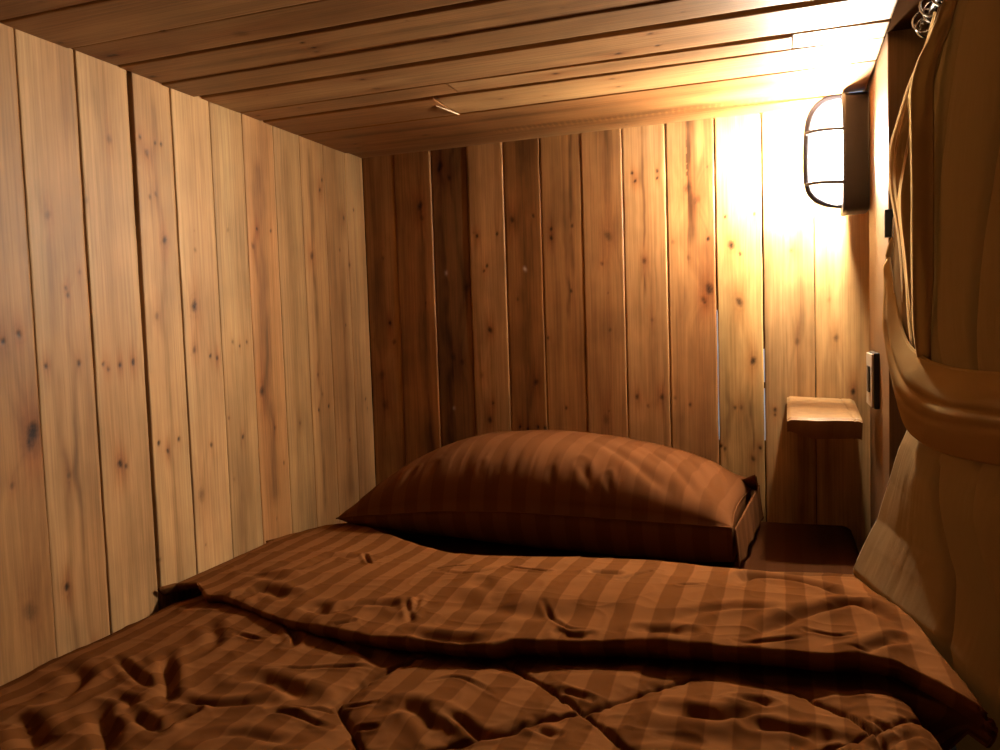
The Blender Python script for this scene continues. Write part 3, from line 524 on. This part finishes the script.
# ---------------------------------------------------------------- pillow
def pillow():
    root=empty('pillow',(-.46,1.53,ZO-.34))
    nu,nv=260,150
    u=np.linspace(-1,1,nu); v=np.linspace(-1,1,nv); Ug,Vg=np.meshgrid(u,v)
    # rectangle pulled in between the corners
    Lh=.392; Dh=.185
    def outline(Ug,Vg):
        x=Lh*Ug*(1-.035*(1-Vg**2)); y=Dh*Vg*(1-.05*(1-Ug**2)*np.sign(1))
        # left end narrows to a point that lies forward
        k=np.clip((-Ug-.55)/.45,0,1); y=y*(1-.45*k**1.5)-.065*k**1.3
        return x,y
    x,y=outline(Ug,Vg)
    f=(1-np.abs(Ug)**3.4)**.62*(1-np.abs(Vg)**3.0)**.50
    f=f*np.interp(Ug,[-1,-.7,-.3,.1,.5,.85,1],[.62,.90,1.04,.97,.87,.78,.74])
    ht=.123*f
    rim=np.clip(1-np.maximum(np.abs(Vg),np.abs(Ug)**3),0,1)
    # seam height: lower at the left tip
    base=np.interp(Ug,[-1,-.8,-.4,0,1],[-.040,-.026,-.008,0,.002])
    wx=x+.01*fbm(x*10,y*10,3)
    gather=.0030*fbm(wx*36,y*5,5,3)*np.exp(-((np.abs(Vg)-.86)/.22)**2)*2
    big=.010*fbm(x*9,y*9,6,3)
    sd=strokes(x,y,[([(.335,-.15),(.27,-.06),(.20,.01)],.010,.011),([(.345,-.12),(.31,-.02),(.25,.07)],.008,.008),([(.30,-.165),(.22,-.11),(.12,-.03)],.011,.010),([(.37,-.14),(.35,0),(.30,.10)],.006,.007),
        ([(.16,-.180),(.14,-.155),(.12,-.13)],.007,.009),([(.19,-.180),(.175,-.15)],.005,.008),([(.08,-.180),(.07,-.15)],.006,.006),([(-.06,-.180),(-.07,-.15)],.006,.005),([(-.19,-.178),(-.175,-.14)],.006,.008),([(-.24,-.175),(-.225,-.14)],.006,.009),([(-.28,-.172),(-.26,-.14)],.005,.008),([(-.32,-.16),(-.30,-.135)],.005,.006)])
    Zt=base+ht+(big+gather*2+.45*sd)*np.clip(rim*6,0,1)
    hb=np.interp(Ug,[-1,-.6,0,.8,1],[.03,.06,.085,.088,.080])
    fb=np.clip((1-np.abs(Vg)**5)**.5,0,1)*np.where(Ug<0,(1-np.abs(Ug)**6)**.5,1.0)
    Zb=base-hb*fb-0.0*Ug+.004*fbm(x*20,y*20,9)*fb
    c=np.array([-.455,1.535,ZO-.338])
    rot=R_(-4.5); cr,sr=math.cos(rot),math.sin(rot)
    def W_(x,y,z): return np.stack([c[0]+x*cr-y*sr,c[1]+x*sr+y*cr,c[2]+z],-1)
    A=W_(x,y,Zt); B=W_(x,y,np.maximum(Zb,-.088))
    uvA=np.stack([x,y],-1).reshape(-1,2)
    V=np.vstack([A.reshape(-1,3),B.reshape(-1,3)]); n=nu*nv
    F=[grid_faces(nv,nu),grid_faces(nv,nu,n,True)]
    I=np.arange(n).reshape(nv,nu); per=np.concatenate([I[0,:],I[1:,-1],I[-1,-2::-1],I[-2:0:-1,0]])
    F.append(np.stack([per,per+n,np.roll(per,-1)+n,np.roll(per,-1)],-1))
    o=meshobj('pillowcase',V,np.vstack(F),M_pillow,root,uv=np.vstack([uvA,uvA+.01]))
    tag(root,'plump brown satin-striped pillow lying against the head wall','pillow')
    # seam round the rim
    s=np.concatenate([A[0,:],A[1:,-1],A[-1,-2::-1],A[-2:0:-1,0]])[::6]
    tube('seam',s,.0013,M_pillow,root,n=6,closed=True,sub=1)
    # loose open end of the pillowcase, crumpled past the right corner
    t=np.linspace(0,1,60); w=np.linspace(0,1,16); Tt,Ww=np.meshgrid(t,w)
    ex=Lh+.002+.006*Ww+.0018*np.sin(Tt*23+Ww*3)*Ww
    ey=-Dh*.99+2*Dh*.97*Tt
    ez=np.interp(Tt,[0,1],[0,.002])-.066*Ww+.003*np.sin(Tt*17+1)*Ww
    E=W_(ex,ey,ez)
    o2=meshobj('case_flap',E.reshape(-1,3),grid_faces(16,60),M_pillow,root,uv=np.stack([ey,ez],-1).reshape(-1,2))
    sm=o2.modifiers.new('Solidify','SOLIDIFY'); sm.thickness=.002
    # crumpled mouth of the case at the far corner
    n=40; m=14; a=np.arange(n+1)/n*2*math.pi; ss=np.linspace(0,1,m)[:,None]; rr=(.006+.012*ss)*(1+.25*np.sin(3*a+1)+.15*np.sin(5*a+ss*4))
    mx=.362+.036*ss+0*a; my=.118-.034*ss+.7*rr*np.cos(a)+.02*ss-.02*np.sin(a)*ss; mz=.016+rr*.9*np.sin(a)+.006*ss
    Mo=W_(mx,my,mz); o3=meshobj('case_mouth',Mo.reshape(-1,3),grid_faces(m,n+1),M_pillow,root,uv=np.stack([my,mz],-1).reshape(-1,2))
    sm=o3.modifiers.new('Solidify','SOLIDIFY'); sm.thickness=.0015
pillow()

# ---------------------------------------------------------------- lamp
def lamp():
    xb=XP-.001; xf=LAMPB[0][0]; zt=LAMPB[0][2]; zb=LAMPB[1][2]; zc=(zt+zb)/2; hz=(zt-zb)/2; yc=1.672; hy=.046
    root=empty('bulkhead_lamp',(xb,yc,zb))
    tag(root,'lit caged bulkhead lamp with black housing on the post near the ceiling','lamp')
    def ov(n,e=5.0):
        a=np.arange(n)/n*2*math.pi; c,s=np.cos(a),np.sin(a)
        return np.sign(c)*np.abs(c)**(2/e),np.sign(s)*np.abs(s)**(2/e)
    def loft(name,secs,mat,e=5,n=64,parent=root,capa=True):
        cy,cz=ov(n,e); V=[];F=[]
        for (x,sy,sz) in secs: V.append(np.stack([np.full(n,x),yc+cy*sy,zc+cz*sz],-1))
        m=len(secs); V=np.vstack(V)
        for i in range(m-1):
            for k in range(n): F.append((i*n+k,i*n+(k+1)%n,(i+1)*n+(k+1)%n,(i+1)*n+k))
        for base,x in ((0,secs[0][0]),((m-1)*n,secs[-1][0])):
            c=len(V); V=np.vstack([V,[(x,yc,zc)]])
            for k in range(0,n,2): F.append((base+k,base+(k+1)%n,base+(k+2)%n,c))
        o=meshobj(name,V,F,mat,parent); return o
    loft('housing',[(xb,hy,hz*.97),(xb-.004,hy+.001,hz*.985),(xf+.012,hy+.001,hz*.99),(xf+.006,hy+.003,hz),(xf,hy+.003,hz),(xf-.001,hy-.001,hz*.97)],M_black,e=6)
    g=[]
    for i in range(14):
        a=i/13*math.pi/2; g.append((xf-.001-.048*math.sin(a),(hy-.008)*max(.02,math.cos(a)**.55),(hz*.84)*max(.02,math.cos(a)**.35)))
    loft('glass',g,M_glass,e=3)
    bl=[]
    for i in range(15):
        a=i/14*math.pi; c_=max(.02,math.sin(a)**.5); bl.append((xf-.015+.013*math.cos(a),.013*c_,.036*c_))
    loft('bulb',bl,M_glow,e=2)
    c=np.array(CAGE); 
    tube('cage_bar',c,.0076,M_black,root,n=10)
    ZT_,ZB_=c[3][2],c[7][2]
    for z in (c[4][2]-.004,c[6][2]):
        P=[(xf+.002,yc-hy,z-.006),(xf-.022,yc-hy+.002,z-.004),(xf-.048,yc-hy*.6,z-.001),(c[5][0]-.003,yc,z),(xf-.048,yc+hy*.6,z-.001),(xf-.022,yc+hy-.002,z-.004),(xf+.002,yc+hy,z-.006)]
        tube('cage_bar',P,.0036,M_black,root,n=8)
    # mounting bracket and screw at the top
    bmobj('bracket',box_bm(xf+.012,xb-.008,yc-hy*.3,yc-hy*.1,zt-.002,zt+.014,.001),M_black,root)
lamp()

# ---------------------------------------------------------------- shelf
def shelf():
    P=np.array(SHELF); bl,bm_,br,fl_,fr,b1,b2,b3=P
    root=empty('corner_shelf',(float(bl[0]+.06),1.75,float(b2[2])))
    tag(root,'small rough-cut wooden shelf on the back wall in the right corner','shelf')
    nx,ny=60,50
    a=np.linspace(0,1,nx); b_=np.linspace(0,1,ny)
    A,B=np.meshgrid(a,b_)
    yb=YB-.003
    bk=bl[None,None]*(1-A)[...,None]+br[None,None]*A[...,None]; fr_=fl_*(1-A)[...,None]+fr*A[...,None]
    T=bk*(1-B)[...,None]+fr_*B[...,None]
    T[...,1]=yb-(yb-1.53+.004*np.sin(A*5)+.003*fbm(A*8,A*0,4))*B
    T[...,2]+=.0015*fbm(A*6,B*5,2)-.003*np.exp(-((np.minimum(A,1-A))/.03)**2)-.003*(B>.97)
    # groove near the right end
    T[...,2]-=.0015*np.exp(-((A-.80-.1*B)/.012)**2)
    th=np.interp(a,[0,.12,.35,.7,1],[.020,.026,.034,.034,.032])[None,:]*np.ones_like(B)
    Bt=T.copy(); Bt[...,2]-=th; Bt[...,1]-=.0
    front_in=np.clip(B,0,1); Bt[...,1]+=.010*front_in
    V=np.vstack([T.reshape(-1,3),Bt.reshape(-1,3)]); n=nx*ny
    F=[grid_faces(ny,nx,0,True),grid_faces(ny,nx,n)]
    I=np.arange(n).reshape(ny,nx); per=np.concatenate([I[0,:],I[1:,-1],I[-1,-2::-1],I[-2:0:-1,0]])
    F.append(np.stack([per,np.roll(per,-1),np.roll(per,-1)+n,per+n],-1))
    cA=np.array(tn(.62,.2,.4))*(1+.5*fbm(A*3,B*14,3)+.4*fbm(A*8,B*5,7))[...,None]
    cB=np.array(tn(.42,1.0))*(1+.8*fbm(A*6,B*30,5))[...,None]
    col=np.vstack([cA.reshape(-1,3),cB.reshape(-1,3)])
    o=meshobj('shelf_board',V,np.vstack(F),M_wood,root,uv=np.vstack([np.stack([A,B],-1).reshape(-1,2)*.15]*2),col=np.clip(col,.01,1),smooth=False)
shelf()

# ---------------------------------------------------------------- socket on the post
sk=empty('wall_socket',(XP,1.53,ZO-.16)); tag(sk,'beige electrical socket with black side on the post beside the curtain','socket')
bmobj('back_box',box_bm(XP-.009,XP,1.489,1.585,ZO-.162,ZO-.066,.002),M_blackp,sk)
bmobj('face_plate',box_bm(XP-.0125,XP-.0088,1.491,1.583,ZO-.160,ZO-.068,.0015),M_plast,sk)
bmobj('rocker',box_bm(XP-.0155,XP-.0122,1.515,1.545,ZO-.135,ZO-.090,.001),M_blackp,sk)

# ---------------------------------------------------------------- curtain
FZ=[ .405, .355, .33, .28, .218, .152, .07,-.022,-.09,-.148,-.175,-.233,-.288,-.32,-.36,-.41]
FX=[ .205,.188,.176,.166,.158,.155,.153,.154,.157,.159,.150,.139,.125,.109,.092,.094]
FY=[1.17,1.19,1.21,1.23,1.26,1.28,1.28,1.26,1.23,1.20,1.20,1.215,1.22,1.22,1.215,1.21]
def curtain():
    root=empty('curtain',(.19,.95,ZO-.45))
    tag(root,'beige cloth curtain tied back at the open side of the bunk','curtain')
    nz,nt_=320,600
    t=np.linspace(0,1.7,nt_)
    v=np.linspace(0,1,nz)[:,None]
    zb=np.interp(t,[0,.30,.45,.6,1],[-.405,-.415,-.46,-.55,-.62])[None,:]
    Zr=.405+(zb-.405)*v
    fz=np.array(FZ)[::-1]
    fx=np.interp(Zr,fz,np.array(FX)[::-1]); fy=np.interp(Zr,fz,np.array(FY)[::-1])
    nx_=np.interp(Zr,[-.62,-.36,-.15,.1,.41],[.205,.20,.205,.215,.23]); ny_=.60
    T=np.broadcast_to(t[None,:],Zr.shape)
    X=fx+(nx_-fx)*T**.92; Y=fy+(ny_-fy)*T
    eb=np.array(EDGE_F)[::-1]; Xe=np.interp(Y,[.1,.6]+list(eb[:,1]),[.235,.212]+list(eb[:,0]))+.014*np.clip(T/.2,0,1)
    kb=np.clip((-.19-Zr)/.17,0,1); kb=kb*kb*(3-2*kb); X=X*(1-kb)+(fx+Xe-Xe[:,:1])*kb; edge_k=kb
    # lower part: soft pleats with narrow creases between them
    low=np.clip((-.13-Zr)/.03,0,1); up_=1-low
    cl=[(-.02,-.02),(.273,.40),(.50,.585),(.63,.70),(.76,.80),(.88,.90),(1.0,1.0),(1.12,1.13),(1.26,1.26),(1.4,1.4),(1.55,1.55),(1.72,1.72)]
    k=np.clip((-.17-Zr)/.2,0,1)
    cre=np.stack([a+(b_-a)*k for a,b_ in cl],0)
    H=np.zeros_like(X)
    for i in range(len(cl)-1):
        m=(T>=cre[i])&(T<cre[i+1]); w=(T-cre[i])/(cre[i+1]-cre[i]); 
        H=np.where(m,np.abs(np.sin(np.pi*np.clip(w,0,1)))**.55,H)
    X-=low*(.004+.005*k)*(H-.45*edge_k)*np.clip(T/.18,0,1)
    X+=low*.016*np.exp(-((T-cre[1]-.01)/.018)**2)*np.clip((-.17-Zr)/.03,0,1)
    cu=[(-.02,-.02),(.10,.12),(.20,.24),(.33,.30),(.60,.47),(.78,.68),(.95,.9),(1.15,1.1),(1.35,1.3),(1.55,1.5),(1.72,1.72)]
    ku=np.clip((.2-Zr)/.27,0,1)
    cre=np.stack([a+(b_-a)*ku for a,b_ in cu],0); H=np.zeros_like(X)
    for i in range(len(cu)-1):
        m=(T>=cre[i])&(T<cre[i+1]); w=(T-cre[i])/(cre[i+1]-cre[i])
        H=np.where(m,np.abs(np.sin(np.pi*np.clip(w,0,1)))**.6,H)
    X-=up_*.0045*H*np.interp(T,[0,.25,1],[.35,.8,1])
    X+=up_*.016*np.exp(-((T-cre[4]-.012)/.014)**2)*np.clip((.28-Zr)/.1,0,1)
    X+=.004*fbm(T*6,Zr*5,3)+.0015*fbm(T*30,Zr*7,5)
    X+=.009*np.exp(-((Zr+.11)/.06)**2)
    V=np.stack([X,Y,Zr+ZO],-1).reshape(-1,3)
    o=meshobj('curtain_cloth',V,grid_faces(nz,nt_),M_curtain,root)
    sm=o.modifiers.new('Solidify','SOLIDIFY'); sm.thickness=.0015
    P=np.stack([X[:,0],Y[:,0],Zr[:,0]+ZO],-1)[::8]
    tube('hem',P,.0018,M_hem,root,n=6,sub=1)
    # narrow gathered folds beside the post
    for i,pl_ in enumerate(PLEATS):
        Pc=catmull(pl_,10); n=len(Pc); w=np.linspace(0,1,14)
        Wd=np.interp(np.linspace(0,1,n),[0,.2,.8,1],[.02,.04,.035,.012])
        Vv=[]
        for j,wq in enumerate(w):
            Q=Pc.copy(); Q[:,1]-=wq*Wd*1.3; Q[:,0]+=wq*Wd*.38+.004*np.sin(wq*6+i); Vv.append(Q)
        Vv=np.array(Vv)
        oo=meshobj('fold',Vv.reshape(-1,3),grid_faces(14,n),M_curtain,root)
        s2=oo.modifiers.new('Solidify','SOLIDIFY'); s2.thickness=.0012
        tube('hem',Pc[::3],.0017,M_hem,root,n=6,sub=1)
    # rings on the rail
    for i,y in enumerate((1.06,1.09,1.12,1.15,1.18,1.21,1.24,1.27)):
        a=np.arange(16)/16*2*math.pi
        c=np.array([.190+(.004 if i%2 else -.003),y,ZO+.394])
        tl=.35 if i%2 else -.25
        R=[c+np.array([.015*math.cos(q),.015*math.cos(q)*tl,.015*math.sin(q)]) for q in a]
        tube('ring',R,.0017,M_chrome,root,n=8,closed=True,sub=1)
curtain()
cr=empty('curtain_rail',(.193,.8,ZO+.402)); tag(cr,'thin metal curtain rail under the lintel at the top right','rail')
tube('rod',[(.193,.30,ZO+.402),(.193,1.30,ZO+.402)],.0045,M_chrome,cr,n=12,sub=1)
for y in (.32,1.28):
    bmobj('bracket',box_bm(.186,.200,y-.006,y+.006,ZO+.400,ZT-.0015,.001),M_chrome,cr)

def band():
    U=catmull(BAND_U,14); L=catmull(BAND_L,14); n=len(U); m=40
    w=np.linspace(0,1,m)[:,None,None]
    P=U[None]*(1-w)+L[None]*w
    s=np.linspace(0,1,n)[None,:]; ww=w[:,:,0]
    bul=.012*np.sin(np.pi*ww)*np.clip(s*5,.15,1)
    cr_=.004*np.exp(-((ww-.33-.12*s)/.05)**2)+.003*np.exp(-((ww-.68+.1*s)/.06)**2)
    P[...,0]-=bul+.005*s-.6*cr_*np.clip(s*3,0,1)+.002*fbm(ww*3+s*3,s*6,5)
    P[...,1]-=.006
    root=empty('curtain_tieback',tuple(P[0,0])); tag(root,'wide beige cloth tieback wrapped round the curtain','tieback')
    o=meshobj('band',P.reshape(-1,3),grid_faces(m,n),M_band,root)
    sm=o.modifiers.new('Solidify','SOLIDIFY'); sm.thickness=.002
    tube('edge_seam',P[0,::3],.0016,M_band,root,n=6,sub=1); tube('edge_seam',P[-1,::3],.0016,M_band,root,n=6,sub=1)
    h=np.array(HOOK)
    tube('loop',[h[1]+(0,0,.004),h[1]+(-.003,0,-.006),h[2]+(.001,0,.004),h[2]+(.005,0,-.003)],[.003,.005,.006,.005],M_band,root,n=10)
band()
h=np.array(HOOK)
hk=empty('tieback_hook',(.158,1.362,float(h[0][2]))); tag(hk,'small black hook with silver tip on the post holding the tieback','hook')
bmobj('base',box_bm(.148,.172,1.350,1.3645,float(h[0][2])-.020,float(h[0][2])+.022,.002),M_blackp,hk)
tube('prong',[(.166,1.352,h[0][2]+.008),(.162,1.335,h[0][2]+.010),(.158,1.325,h[0][2]+.002),(.157,1.325,h[1][2]+.002),(.160,1.332,h[1][2]-.001)],.0022,M_chrome,hk,n=8)
